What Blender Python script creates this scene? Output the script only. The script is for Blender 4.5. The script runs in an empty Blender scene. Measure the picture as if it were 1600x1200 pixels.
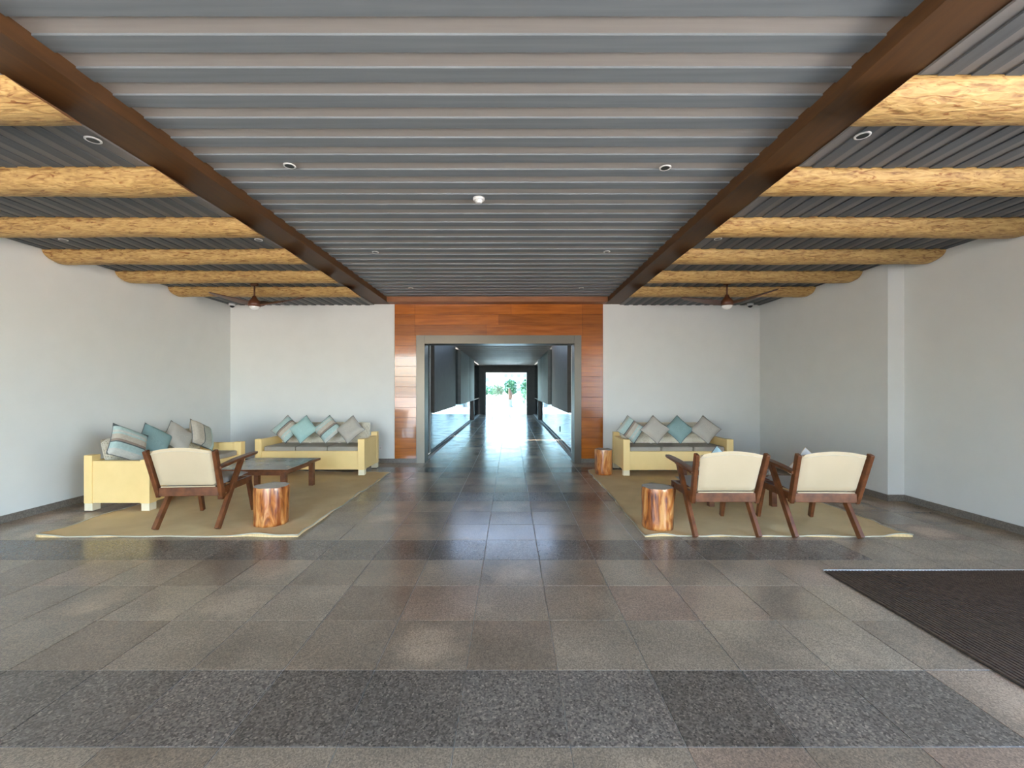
import bpy, bmesh, math, random
from mathutils import Vector, Matrix, Euler, noise as mnoise

random.seed(7)
S = bpy.context.scene
COL = S.collection
PI = math.pi
R = math.radians

# ------------------------------------------------------------------ camera
F_PX = 670.0
cam_d = bpy.data.cameras.new('camera')
cam_d.sensor_fit = 'HORIZONTAL'
cam_d.sensor_width = 36.0
cam_d.lens = 36.0 * F_PX / 1600.0
cam_d.shift_x = 2.0 / 1600.0
cam_d.shift_y = 7.0 / 1600.0
cam_d.clip_start = 0.05
cam_d.clip_end = 600
cam = bpy.data.objects.new('camera', cam_d)
cam.location = (0, 0, 1.5)
cam.rotation_euler = (R(90), 0, 0)
COL.objects.link(cam)
S.camera = cam

# ------------------------------------------------------------------ sky, sun, exposure
W = bpy.data.worlds.new('sky')
S.world = W
W.use_nodes = True
wn = W.node_tree
wn.nodes.clear()
w_out = wn.nodes.new('ShaderNodeOutputWorld')
w_bg = wn.nodes.new('ShaderNodeBackground')
w_sky = wn.nodes.new('ShaderNodeTexSky')
w_sky.sky_type = 'NISHITA'
w_sky.sun_disc = False
w_sky.sun_elevation = R(62)
w_sky.sun_rotation = R(-60)
w_sky.altitude = 0
w_sky.air_density = 1.0
w_sky.dust_density = 2.0
w_sky.ozone_density = 1.0
w_bg.inputs['Strength'].default_value = 0.40
w_mul = wn.nodes.new('ShaderNodeMix')
w_mul.data_type = 'RGBA'
w_mul.blend_type = 'MULTIPLY'
w_mul.inputs['Factor'].default_value = 1.0
w_mul.inputs['B'].default_value = (0.985, 0.965, 0.95, 1)      # daylight white balance
wn.links.new(w_sky.outputs['Color'], w_mul.inputs['A'])
wn.links.new(w_mul.outputs['Result'], w_bg.inputs['Color'])
wn.links.new(w_bg.outputs['Background'], w_out.inputs['Surface'])

sun_d = bpy.data.lights.new('sun', 'SUN')
sun_d.energy = 8.0
sun_d.angle = R(1.0)
sun_d.color = (1.0, 0.95, 0.88)
sun = bpy.data.objects.new('sun', sun_d)
# high sun from the left and a little behind the building
sun.rotation_euler = Euler((R(-14), R(-26), 0))
sun.location = (-8, 4, 20)
COL.objects.link(sun)

vs = S.view_settings
vs.view_transform = 'Standard'
vs.look = 'None'
vs.gamma = 1.0
vs.use_curve_mapping = False
vs.exposure = 3.55
S.cycles.use_denoising = True
S.cycles.max_bounces = 12
S.cycles.diffuse_bounces = 8
S.cycles.glossy_bounces = 6
S.cycles.transparent_max_bounces = 16
S.cycles.sample_clamp_indirect = 8.0
S.cycles.caustics_reflective = False
S.cycles.caustics_refractive = False

# ------------------------------------------------------------------ dimensions (metres, camera looks along +Y)
XL, XR, XRN = -5.66, 5.03, 5.25        # left wall, right wall, right wall nearer the camera
YB = 8.66                              # back wall
YF = -3.4                              # open front of the hall, behind the camera
YSTEP = 5.72                           # step in the right wall
ZC, ZB, ZS = 3.295, 3.20, 3.18         # centre ceiling, frame beams, side ceilings
BLO, BLI, BRI, BRO = -2.755, -2.43, 1.905, 2.20   # beam edges
PX0, PX1 = -2.34, 1.86                 # timber portal
SX0, SX1 = -1.90, 1.42                 # steel frame, outer
DX0, DX1 = -1.73, 1.28                 # door opening
DZ = 2.40

# ------------------------------------------------------------------ material helpers
def new_mat(name):
    m = bpy.data.materials.new(name)
    m.use_nodes = True
    nt = m.node_tree
    b = nt.nodes['Principled BSDF']
    return m, nt, b

def N(nt, kind, **kw):
    n = nt.nodes.new(kind)
    for k, v in kw.items():
        setattr(n, k, v)
    return n

def ramp(nt, stops, interp='LINEAR'):
    n = nt.nodes.new('ShaderNodeValToRGB')
    n.color_ramp.interpolation = interp
    e = n.color_ramp.elements
    while len(e) < len(stops):
        e.new(0.5)
    for i, (p, c) in enumerate(stops):
        e[i].position = p
        e[i].color = (c[0], c[1], c[2], 1)
    return n

def coords(nt, kind='Object', scale=(1, 1, 1), rot=(0, 0, 0)):
    if kind == 'World':
        g = nt.nodes.new('ShaderNodeNewGeometry')
        src = g.outputs['Position']
    else:
        t = nt.nodes.new('ShaderNodeTexCoord')
        src = t.outputs[kind]
    mp = nt.nodes.new('ShaderNodeMapping')
    mp.inputs['Scale'].default_value = scale
    mp.inputs['Rotation'].default_value = rot
    nt.links.new(src, mp.inputs['Vector'])
    return mp.outputs['Vector']

def noise_mat(name, c1, c2, scale=5.0, stretch=(1, 1, 1), rough=0.6, rough2=None, bump=0.0, bscale=None,
              detail=4.0, space='Object', metallic=0.0, coat=0.0, lo=0.3, hi=0.7, spec=None, vary=0.0, bdist=0.01):
    m, nt, b = new_mat(name)
    L = nt.links
    v = coords(nt, space, stretch)
    n = N(nt, 'ShaderNodeTexNoise')
    n.inputs['Scale'].default_value = scale
    n.inputs['Detail'].default_value = detail
    L.new(v, n.inputs['Vector'])
    r = ramp(nt, [(lo, c1), (hi, c2)])
    L.new(n.outputs['Fac'], r.inputs['Fac'])
    col = r.outputs['Color']
    if vary > 0:
        oi = N(nt, 'ShaderNodeObjectInfo')
        mr = N(nt, 'ShaderNodeMapRange')
        mr.inputs['To Min'].default_value = 1 - vary
        mr.inputs['To Max'].default_value = 1 + vary
        L.new(oi.outputs['Random'], mr.inputs['Value'])
        hs = N(nt, 'ShaderNodeHueSaturation')
        L.new(mr.outputs['Result'], hs.inputs['Value'])
        L.new(col, hs.inputs['Color'])
        col = hs.outputs['Color']
    L.new(col, b.inputs['Base Color'])
    b.inputs['Metallic'].default_value = metallic
    b.inputs['Coat Weight'].default_value = coat
    b.inputs['Coat Roughness'].default_value = 0.06
    if spec is not None:
        b.inputs['Specular IOR Level'].default_value = spec
    if rough2 is None:
        b.inputs['Roughness'].default_value = rough
    else:
        mr = N(nt, 'ShaderNodeMapRange')
        mr.inputs['To Min'].default_value = rough
        mr.inputs['To Max'].default_value = rough2
        L.new(n.outputs['Fac'], mr.inputs['Value'])
        L.new(mr.outputs['Result'], b.inputs['Roughness'])
    if bump > 0:
        bn = N(nt, 'ShaderNodeTexNoise')
        bn.inputs['Scale'].default_value = bscale or scale
        bn.inputs['Detail'].default_value = 5
        L.new(v, bn.inputs['Vector'])
        bp = N(nt, 'ShaderNodeBump')
        bp.inputs['Strength'].default_value = bump
        bp.inputs['Distance'].default_value = bdist
        L.new(bn.outputs['Fac'], bp.inputs['Height'])
        L.new(bp.outputs['Normal'], b.inputs['Normal'])
    return m

TX0, TXS = -0.238, 0.4877      # tile grid in X
TY0, TYS = 1.795, 0.4895       # tile grid in Y

def tile_mat(name, dark):
    """polished granite; colour changes from tile to tile, speckle and worn lighter patches"""
    m, nt, b = new_mat(name)
    L = nt.links
    g = N(nt, 'ShaderNodeNewGeometry')
    sub = N(nt, 'ShaderNodeVectorMath', operation='SUBTRACT')
    sub.inputs[1].default_value = (TX0, TY0, 0)
    L.new(g.outputs['Position'], sub.inputs[0])
    div = N(nt, 'ShaderNodeVectorMath', operation='DIVIDE')
    div.inputs[1].default_value = (TXS, TYS, 1000)
    L.new(sub.outputs[0], div.inputs[0])
    fl = N(nt, 'ShaderNodeVectorMath', operation='FLOOR')
    L.new(div.outputs[0], fl.inputs[0])
    wnz = N(nt, 'ShaderNodeTexWhiteNoise', noise_dimensions='2D')
    L.new(fl.outputs[0], wnz.inputs['Vector'])
    if dark:
        tone = ramp(nt, [(0.0, (.140, .114, .088)), (1.0, (.215, .176, .138))])
    else:
        tone = ramp(nt, [(0.0, (.225, .166, .114)), (0.5, (.280, .215, .150)), (0.8, (.312, .242, .170)), (1.0, (.295, .198, .138))])
    L.new(wnz.outputs['Value'], tone.inputs['Fac'])
    # fine mineral speckle
    vo = N(nt, 'ShaderNodeTexVoronoi')
    vo.inputs['Scale'].default_value = 115 if dark else 170
    L.new(g.outputs['Position'], vo.inputs['Vector'])
    sp = ramp(nt, [(0.0, (.35, .35, .35)), (0.55, (.95, .95, .95)), (0.80, (1.3, 1.28, 1.25)), (1.0, (2.1, 2.05, 2.0))] if dark else
              [(0.0, (.62, .62, .62)), (0.5, (1, 1, 1)), (1.0, (1.45, 1.42, 1.38))])
    L.new(vo.outputs['Color'], sp.inputs['Fac'])
    mx = N(nt, 'ShaderNodeMix', data_type='RGBA', blend_type='MULTIPLY')
    mx.inputs['Factor'].default_value = 1.0
    L.new(tone.outputs['Color'], mx.inputs['A'])
    L.new(sp.outputs['Color'], mx.inputs['B'])
    # blotchy cloud inside the stone
    nz = N(nt, 'ShaderNodeTexNoise')
    nz.inputs['Scale'].default_value = 2.3
    nz.inputs['Detail'].default_value = 5
    L.new(g.outputs['Position'], nz.inputs['Vector'])
    cl = ramp(nt, [(0.3, (.84, .84, .84)), (0.62, (1.08, 1.08, 1.08)), (0.80, (1.5, 1.44, 1.38))])
    L.new(nz.outputs['Fac'], cl.inputs['Fac'])
    mx2 = N(nt, 'ShaderNodeMix', data_type='RGBA', blend_type='MULTIPLY')
    mx2.inputs['Factor'].default_value = 1.0
    L.new(mx.outputs['Result'], mx2.inputs['A'])
    L.new(cl.outputs['Color'], mx2.inputs['B'])
    # worn pale patch inside some tiles
    fr = N(nt, 'ShaderNodeVectorMath', operation='FRACTION')
    L.new(div.outputs[0], fr.inputs[0])
    ce = N(nt, 'ShaderNodeVectorMath', operation='SUBTRACT')
    ce.inputs[1].default_value = (.5, .5, 0)
    L.new(fr.outputs[0], ce.inputs[0])
    fl2 = N(nt, 'ShaderNodeVectorMath', operation='MULTIPLY')
    fl2.inputs[1].default_value = (1, 1, 0)
    L.new(ce.outputs[0], fl2.inputs[0])
    ln = N(nt, 'ShaderNodeVectorMath', operation='LENGTH')
    L.new(fl2.outputs[0], ln.inputs[0])
    n3 = N(nt, 'ShaderNodeTexNoise')
    n3.inputs['Scale'].default_value = 6.0
    n3.inputs['Detail'].default_value = 6
    L.new(g.outputs['Position'], n3.inputs['Vector'])
    am = N(nt, 'ShaderNodeMath', operation='MULTIPLY_ADD')
    am.inputs[1].default_value = 0.55
    L.new(n3.outputs['Fac'], am.inputs[0])
    L.new(ln.outputs['Value'], am.inputs[2])
    pm = N(nt, 'ShaderNodeMapRange', interpolation_type='SMOOTHSTEP')
    pm.inputs['From Min'].default_value = 0.76
    pm.inputs['From Max'].default_value = 0.44
    L.new(am.outputs[0], pm.inputs['Value'])
    sc = N(nt, 'ShaderNodeSeparateColor')
    L.new(wnz.outputs['Color'], sc.inputs[0])
    th = N(nt, 'ShaderNodeMapRange')
    th.inputs['From Min'].default_value = 0.55
    th.inputs['From Max'].default_value = 1.0
    th.inputs['To Max'].default_value = 0.0 if dark else 0.85
    L.new(sc.outputs['Green'], th.inputs['Value'])
    pp = N(nt, 'ShaderNodeMath', operation='MULTIPLY')
    L.new(pm.outputs['Result'], pp.inputs[0])
    L.new(th.outputs['Result'], pp.inputs[1])
    mx3 = N(nt, 'ShaderNodeMix', data_type='RGBA', blend_type='MULTIPLY')
    L.new(pp.outputs[0], mx3.inputs['Factor'])
    L.new(mx2.outputs['Result'], mx3.inputs['A'])
    mx3.inputs['B'].default_value = (1.75, 1.70, 1.65, 1)
    L.new(mx3.outputs['Result'], b.inputs['Base Color'])
    rr = N(nt, 'ShaderNodeMapRange')
    rr.inputs['To Min'].default_value = 0.12
    rr.inputs['To Max'].default_value = 0.30
    L.new(nz.outputs['Fac'], rr.inputs['Value'])
    L.new(rr.outputs['Result'], b.inputs['Roughness'])
    b.inputs['Specular IOR Level'].default_value = 0.5
    bn = N(nt, 'ShaderNodeTexNoise')
    bn.inputs['Scale'].default_value = 9.0
    L.new(g.outputs['Position'], bn.inputs['Vector'])
    bp = N(nt, 'ShaderNodeBump')
    bp.inputs['Strength'].default_value = 0.05
    bp.inputs['Distance'].default_value = 0.01
    L.new(bn.outputs['Fac'], bp.inputs['Height'])
    L.new(bp.outputs['Normal'], b.inputs['Normal'])
    return m

def bark_mat(name, c_dark, c_mid, c_light, axis='X', scale=3.0, rough=0.5, coat=0.0, bump=0.5, knots=True, kscale=2.2):
    """peeled or varnished trunk wood: streaks along one axis, darker knots"""
    m, nt, b = new_mat(name)
    L = nt.links
    st = {'X': (.35, 1.6, 1.6), 'Z': (1.6, 1.6, .35)}[axis]
    v = coords(nt, 'Object', st)
    oi = N(nt, 'ShaderNodeObjectInfo')
    ad = N(nt, 'ShaderNodeVectorMath', operation='ADD')
    ml = N(nt, 'ShaderNodeMath', operation='MULTIPLY')
    ml.inputs[1].default_value = 37.0
    L.new(oi.outputs['Random'], ml.inputs[0])
    L.new(v, ad.inputs[0])
    L.new(ml.outputs[0], ad.inputs[1])
    v = ad.outputs[0]
    n1 = N(nt, 'ShaderNodeTexNoise')
    n1.inputs['Scale'].default_value = scale * 3
    n1.inputs['Detail'].default_value = 7
    n1.inputs['Distortion'].default_value = 1.2
    L.new(v, n1.inputs['Vector'])
    r = ramp(nt, [(0.30, c_dark), (0.47, c_mid), (0.64, c_light)])
    L.new(n1.outputs['Fac'], r.inputs['Fac'])
    col = r.outputs['Color']
    if knots:
        n2 = N(nt, 'ShaderNodeTexNoise')
        n2.inputs['Scale'].default_value = kscale * scale
        n2.inputs['Detail'].default_value = 3
        n2.inputs['Distortion'].default_value = 2.5
        L.new(v, n2.inputs['Vector'])
        kr = ramp(nt, [(0.56, (1, 1, 1)), (0.68, (.52, .33, .20))])
        L.new(n2.outputs['Fac'], kr.inputs['Fac'])
        mx = N(nt, 'ShaderNodeMix', data_type='RGBA', blend_type='MULTIPLY')
        mx.inputs['Factor'].default_value = 1.0
        L.new(col, mx.inputs['A'])
        L.new(kr.outputs['Color'], mx.inputs['B'])
        col = mx.outputs['Result']
    L.new(col, b.inputs['Base Color'])
    b.inputs['Roughness'].default_value = rough
    b.inputs['Coat Weight'].default_value = coat
    b.inputs['Coat Roughness'].default_value = 0.12
    bp = N(nt, 'ShaderNodeBump')
    bp.inputs['Strength'].default_value = bump
    bp.inputs['Distance'].default_value = 0.02
    L.new(n1.outputs['Fac'], bp.inputs['Height'])
    L.new(bp.outputs['Normal'], b.inputs['Normal'])
    return m

def weave_mat(name, c1, c2, scale=160, rough=0.9, bump=0.4, space='Object'):
    m, nt, b = new_mat(name)
    L = nt.links
    v = coords(nt, space)
    w1 = N(nt, 'ShaderNodeTexWave', bands_direction='X')
    w1.inputs['Scale'].default_value = scale
    w2 = N(nt, 'ShaderNodeTexWave', bands_direction='Y')
    w2.inputs['Scale'].default_value = scale
    nz = N(nt, 'ShaderNodeTexNoise')
    nz.inputs['Scale'].default_value = 2.5
    nz.inputs['Detail'].default_value = 6
    for n in (w1, w2, nz):
        L.new(v, n.inputs['Vector'])
    mu = N(nt, 'ShaderNodeMath', operation='MULTIPLY')
    L.new(w1.outputs['Fac'], mu.inputs[0])
    L.new(w2.outputs['Fac'], mu.inputs[1])
    r = ramp(nt, [(0.32, c1), (0.68, c2)])
    L.new(nz.outputs['Fac'], r.inputs['Fac'])
    mr = N(nt, 'ShaderNodeMapRange')
    mr.inputs['To Min'].default_value = 0.92
    mr.inputs['To Max'].default_value = 1.12
    L.new(mu.outputs[0], mr.inputs['Value'])
    hs = N(nt, 'ShaderNodeHueSaturation')
    L.new(mr.outputs['Result'], hs.inputs['Value'])
    L.new(r.outputs['Color'], hs.inputs['Color'])
    L.new(hs.outputs['Color'], b.inputs['Base Color'])
    b.inputs['Roughness'].default_value = rough
    b.inputs['Specular IOR Level'].default_value = 0.2
    bp = N(nt, 'ShaderNodeBump')
    bp.inputs['Strength'].default_value = bump
    bp.inputs['Distance'].default_value = 0.004
    L.new(mu.outputs[0], bp.inputs['Height'])
    L.new(bp.outputs['Normal'], b.inputs['Normal'])
    return m

def lattice_mat(name):
    """cream rope lattice with small dark holes"""
    m, nt, b = new_mat(name)
    L = nt.links
    v = coords(nt, 'Object', (1, 1, 1), (0, 0, 0))
    vo = N(nt, 'ShaderNodeTexVoronoi', feature='F1')
    vo.inputs['Scale'].default_value = 44
    vo.inputs['Randomness'].default_value = 0.25
    L.new(v, vo.inputs['Vector'])
    r = ramp(nt, [(0.12, (.30, .22, .13)), (0.26, (.80, .72, .56)), (0.6, (.88, .81, .67))])
    L.new(vo.outputs['Distance'], r.inputs['Fac'])
    L.new(r.outputs['Color'], b.inputs['Base Color'])
    b.inputs['Roughness'].default_value = 0.9
    bp = N(nt, 'ShaderNodeBump')
    bp.inputs['Strength'].default_value = 0.6
    bp.inputs['Distance'].default_value = 0.01
    L.new(vo.outputs['Distance'], bp.inputs['Height'])
    L.new(bp.outputs['Normal'], b.inputs['Normal'])
    return m

def stripe_mat(name, stops, half):
    """woven bands across the local X axis of a cushion"""
    m, nt, b = new_mat(name)
    L = nt.links
    t = N(nt, 'ShaderNodeTexCoord')
    sx = N(nt, 'ShaderNodeSeparateXYZ')
    L.new(t.outputs['Object'], sx.inputs[0])
    mr = N(nt, 'ShaderNodeMapRange')
    mr.inputs['From Min'].default_value = -half
    mr.inputs['From Max'].default_value = half
    L.new(sx.outputs['X'], mr.inputs['Value'])
    r = ramp(nt, stops, 'CONSTANT')
    L.new(mr.outputs['Result'], r.inputs['Fac'])
    nz = N(nt, 'ShaderNodeTexNoise')
    nz.inputs['Scale'].default_value = 40
    L.new(t.outputs['Object'], nz.inputs['Vector'])
    mr2 = N(nt, 'ShaderNodeMapRange')
    mr2.inputs['To Min'].default_value = 0.8
    mr2.inputs['To Max'].default_value = 1.2
    L.new(nz.outputs['Fac'], mr2.inputs['Value'])
    hs = N(nt, 'ShaderNodeHueSaturation')
    L.new(mr2.outputs['Result'], hs.inputs['Value'])
    L.new(r.outputs['Color'], hs.inputs['Color'])
    L.new(hs.outputs['Color'], b.inputs['Base Color'])
    b.inputs['Roughness'].default_value = 0.9
    return m

def glass_mat(name, tint=(.40, .46, .48)):
    m, nt, b = new_mat(name)
    nt.nodes.remove(b)
    L = nt.links
    out = nt.nodes['Material Output']
    tr = N(nt, 'ShaderNodeBsdfTransparent')
    tr.inputs['Color'].default_value = (*tint, 1)
    gl = N(nt, 'ShaderNodeBsdfGlossy')
    gl.inputs['Roughness'].default_value = 0.02
    fr = N(nt, 'ShaderNodeFresnel')
    fr.inputs['IOR'].default_value = 1.5
    mx = N(nt, 'ShaderNodeMixShader')
    L.new(fr.outputs[0], mx.inputs['Fac'])
    L.new(tr.outputs[0], mx.inputs[1])
    L.new(gl.outputs[0], mx.inputs[2])
    L.new(mx.outputs[0], out.inputs['Surface'])
    return m

M = {}
M['wall'] = noise_mat('painted_plaster', (.71, .725, .71), (.735, .75, .735), 3.0, rough=.75, bump=.08, bscale=120, bdist=.002)
M['grout'] = noise_mat('grout', (.50, .47, .43), (.60, .57, .52), 30, rough=.8)
M['tile'] = tile_mat('granite_tile', False)
M['tile_dark'] = tile_mat('dark_granite_tile', True)
M['skirting'] = noise_mat('granite_skirting', (.12, .105, .09), (.24, .21, .18), 60, rough=.35, space='World')
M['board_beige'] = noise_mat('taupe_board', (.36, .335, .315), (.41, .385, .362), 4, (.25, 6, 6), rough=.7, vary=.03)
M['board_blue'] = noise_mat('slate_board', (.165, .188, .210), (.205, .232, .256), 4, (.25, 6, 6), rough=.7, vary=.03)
M['board_beige_shade'] = noise_mat('taupe_board_side_shade', (.165, .157, .152), (.195, .186, .18), 4, (6, .25, 6), rough=.7, vary=.03)  # centre taupe paint darkened to stand for the shade in the side bays
M['board_blue_shade'] = noise_mat('slate_board_side_shade', (.082, .090, .097), (.103, .112, .119), 4, (6, .25, 6), rough=.7, vary=.03)  # centre slate paint, likewise darkened for side bay shade
M['backing'] = noise_mat('ceiling_backing', (.2, .2, .2), (.25, .25, .25), 3, rough=.9)
M['beam'] = noise_mat('stained_timber', (.062, .026, .007), (.105, .045, .012), 5, (5, .5, 5), rough=.5, rough2=.62)
M['beam_x'] = noise_mat('stained_timber_cross', (.22, .085, .032), (.34, .14, .06), 5, (.5, 5, 5), rough=.5)
M['portal'] = noise_mat('lacquered_plank', (.29, .075, .006), (.47, .140, .014), 3, (.6, 7, 7), rough=.24, coat=.9, vary=.22, detail=8)
M['steel'] = noise_mat('brushed_steel', (.125, .112, .092), (.16, .145, .12), 30, (40, 40, .6), rough=.38, metallic=.85)
M['log'] = bark_mat('peeled_log', (.26, .13, .04), (.46, .285, .097), (.58, .385, .148), 'X', 7.0, rough=.6, bump=.55)
M['log_end'] = noise_mat('log_end_grain', (.30, .13, .05), (.55, .30, .13), 20, rough=.8)
M['yellow'] = noise_mat('pale_yellow_paint', (.89, .645, .27), (.93, .68, .30), 6, rough=.45)
M['cream_paint'] = noise_mat('cream_paint', (.80, .69, .48), (.86, .75, .54), 10, rough=.5)
M['seat_grey'] = weave_mat('taupe_canvas', (.40, .355, .29), (.47, .42, .35), 90)
M['lattice'] = lattice_mat('cream_rope_lattice')
M['mahogany'] = noise_mat('mahogany', (.085, .026, .008), (.20, .068, .022), 4, (3, 3, 3), rough=.35, detail=7, vary=.05)
M['canvas'] = weave_mat('cream_canvas', (.55, .44, .285), (.60, .48, .32), 220, bump=.15)
M['canvas_grey'] = weave_mat('grey_canvas', (.42, .42, .40), (.50, .50, .48), 120, bump=.2)
M['piping'] = noise_mat('dark_piping', (.10, .11, .11), (.16, .17, .17), 20, rough=.9)
M['table_top'] = noise_mat('grey_stone_top', (.20, .195, .18), (.27, .26, .24), 3, rough=.2)
M['stump'] = bark_mat('varnished_stump', (.10, .020, .007), (.48, .145, .024), (.70, .34, .11), 'Z', 3.0, rough=.35, coat=.7, bump=.7, kscale=1.4)
M['stump_top'] = noise_mat('stump_top', (.13, .09, .06), (.24, .19, .15), 9, rough=.3, coat=.3)
M['rug'] = weave_mat('jute_weave', (.80, .57, .285), (.90, .67, .35), 110, bump=.6)
M['binding'] = weave_mat('rug_binding', (.50, .44, .32), (.60, .53, .40), 60)
M['mat_rib'] = noise_mat('ribbed_mat', (.070, .044, .030), (.110, .072, .050), 40, rough=.95, spec=.15)
M['mat_base'] = noise_mat('mat_base', (.02, .015, .012), (.03, .024, .02), 40, rough=.9)
M['alu'] = noise_mat('aluminium_edge', (.55, .54, .52), (.68, .67, .65), 60, rough=.3, metallic=.7)
M['walnut'] = noise_mat('walnut_blade', (.075, .024, .010), (.13, .045, .020), 5, (1, 6, 6), rough=.35)
M['bronze'] = noise_mat('bronze_metal', (.10, .040, .020), (.15, .065, .035), 12, rough=.35, metallic=.6)
M['opal'] = noise_mat('opal_glass', (.78, .78, .78), (.84, .84, .84), 4, rough=.25)
M['white_plastic'] = noise_mat('white_plastic', (.74, .74, .74), (.80, .80, .80), 10, rough=.4)
M['black'] = noise_mat('black_plastic', (.006, .006, .006), (.012, .012, .012), 10, rough=.3)
M['teal'] = weave_mat('teal_cotton', (.23, .345, .33), (.29, .415, .40), 200, bump=.15)
M['pale_teal'] = weave_mat('pale_teal_cotton', (.50, .68, .68), (.58, .74, .74), 200, bump=.15)
M['beige'] = weave_mat('beige_cotton', (.46, .42, .36), (.53, .49, .42), 200, bump=.15)
M['offwhite'] = weave_mat('offwhite_cotton', (.74, .71, .66), (.80, .77, .72), 200, bump=.15)
_aq, _bg, _dk, _br, _pa = (.43, .545, .50), (.52, .45, .355), (.10, .12, .12), (.30, .22, .17), (.56, .55, .48)
M['stripe'] = stripe_mat('striped_cotton', [(0, _pa), (.14, _aq), (.36, _dk), (.40, _br), (.48, _bg), (.66, _aq), (.72, _pa), (.80, _aq), (.94, _dk)], .20)
M['stripe_b'] = stripe_mat('grey_striped_cotton', [(0, _bg), (.40, _dk), (.44, (.40, .40, .33)), (.80, _aq)], .20)
M['corr_dark'] = noise_mat('dark_grey_panel', (.058, .050, .043), (.075, .066, .058), 6, rough=.6, space='World')
M['corr_light'] = noise_mat('mid_grey_panel', (.16, .155, .145), (.20, .19, .18), 6, rough=.6, space='World')
M['corr_ceiling'] = noise_mat('corridor_slat', (.20, .155, .135), (.30, .24, .21), 5, (.4, 6, 6), rough=.55, vary=.1)
M['glass'] = glass_mat('tinted_glass', (.33, .39, .41))  # side glazing, tint chosen to hold back outdoor light
M['glare_glass'] = glass_mat('glare_cut_glass', (.53, .635, .67))  # for the added end panes that cut the outdoor glare
M['paving'] = noise_mat('pale_paving', (.31, .275, .23), (.39, .345, .29), 1.5, rough=.8, space='World')
M['concrete'] = noise_mat('concrete', (.42, .38, .32), (.50, .455, .39), 3, rough=.85, space='World')
M['terrace'] = noise_mat('terrace_stone', (.50, .49, .46), (.60, .585, .55), 2, rough=.7, space='World')
M['water'] = noise_mat('pool_water', (.10, .42, .50), (.16, .52, .58), 1.2, rough=.08, bump=.2, space='World')
M['leaf'] = noise_mat('tree_leaf', (.05, .13, .06), (.12, .24, .11), 6, rough=.6)
M['trunk'] = noise_mat('tree_bark', (.15, .10, .06), (.26, .19, .13), 8, rough=.9)
M['terracotta'] = noise_mat('rust_sculpture', (.085, .028, .010), (.15, .055, .022), 8, rough=.6)
M['far_wall'] = noise_mat('far_building', (.62, .66, .68), (.72, .75, .77), 2, rough=.8)
M['far_window'] = noise_mat('far_window', (.20, .28, .33), (.28, .36, .42), 2, rough=.2)

# ------------------------------------------------------------------ mesh helpers
class MB:
    def __init__(self):
        self.v, self.f = [], []

    def add(self, vs_, fs_):
        o = len(self.v)
        self.v += [tuple(p) for p in vs_]
        self.f += [tuple(i + o for i in f) for f in fs_]
        return self

    def box(self, x0, x1, y0, y1, z0, z1):
        vs_ = [(x0, y0, z0), (x1, y0, z0), (x1, y1, z0), (x0, y1, z0), (x0, y0, z1), (x1, y0, z1), (x1, y1, z1), (x0, y1, z1)]
        return self.add(vs_, [(0, 3, 2, 1), (4, 5, 6, 7), (0, 1, 5, 4), (1, 2, 6, 5), (2, 3, 7, 6), (3, 0, 4, 7)])

    def bar(self, p, q, wx, wt, taper=1.0):
        """straight member from p to q lying in a plane of constant x: wx wide in x, wt thick across"""
        p, q = Vector(p), Vector(q)
        d = (q - p).normalized()
        ax = Vector((1, 0, 0))
        n = d.cross(ax).normalized()
        vs_ = []
        for c, k in ((p, 1.0), (q, taper)):
            for sx, sn in ((-1, -1), (1, -1), (1, 1), (-1, 1)):
                vs_.append(c + ax * sx * wx / 2 * k + n * sn * wt / 2 * k)
        return self.add(vs_, [(3, 2, 1, 0), (4, 5, 6, 7), (0, 1, 5, 4), (1, 2, 6, 5), (2, 3, 7, 6), (3, 0, 4, 7)])

    def lathe(self, prof, n=24, cx=0, cy=0, cz=0):
        """profile [(r, z)] spun about z, bottom to top"""
        o = len(self.v)
        for r, z in prof:
            for i in range(n):
                a = 2 * PI * i / n
                self.v.append((cx + r * math.cos(a), cy + r * math.sin(a), cz + z))
        for k in range(len(prof) - 1):
            for i in range(n):
                j = (i + 1) % n
                self.f.append((o + k * n + i, o + k * n + j, o + (k + 1) * n + j, o + (k + 1) * n + i))
        self.f.append(tuple(o + i for i in range(n - 1, -1, -1)))
        self.f.append(tuple(o + (len(prof) - 1) * n + i for i in range(n)))
        return self

    def tube(self, pts, r, n=8, closed=False):
        pts = [Vector(p) for p in pts]
        o = len(self.v)
        m = len(pts)
        for i, p in enumerate(pts):
            if closed:
                d = (pts[(i + 1) % m] - pts[i - 1])
            else:
                d = pts[min(i + 1, m - 1)] - pts[max(i - 1, 0)]
            d.normalize()
            up = Vector((0, 0, 1)) if abs(d.z) < .9 else Vector((1, 0, 0))
            a = d.cross(up).normalized()
            b = d.cross(a).normalized()
            for k in range(n):
                t = 2 * PI * k / n
                self.v.append(tuple(p + a * math.cos(t) * r + b * math.sin(t) * r))
        for i in range(m if closed else m - 1):
            for k in range(n):
                l = (k + 1) % n
                i2 = (i + 1) % m
                self.f.append((o + i * n + k, o + i * n + l, o + i2 * n + l, o + i2 * n + k))
        if not closed:
            self.f.append(tuple(o + k for k in range(n - 1, -1, -1)))
            self.f.append(tuple(o + (m - 1) * n + k for k in range(n)))
        return self

    def mesh(self, name):
        me = bpy.data.meshes.new(name)
        me.from_pydata(self.v, [], self.f)
        bm = bmesh.new()
        bm.from_mesh(me)
        bmesh.ops.recalc_face_normals(bm, faces=bm.faces)
        bm.to_mesh(me)
        bm.free()
        return me

    def build(self, name, mat, parent=None, smooth=False, bevel=0.0, loc=None, rot=None, seg=2, subsurf=0):
        me = self.mesh(name)
        return obj(name, me, mat, parent, smooth, bevel, loc, rot, seg, subsurf)

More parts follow.
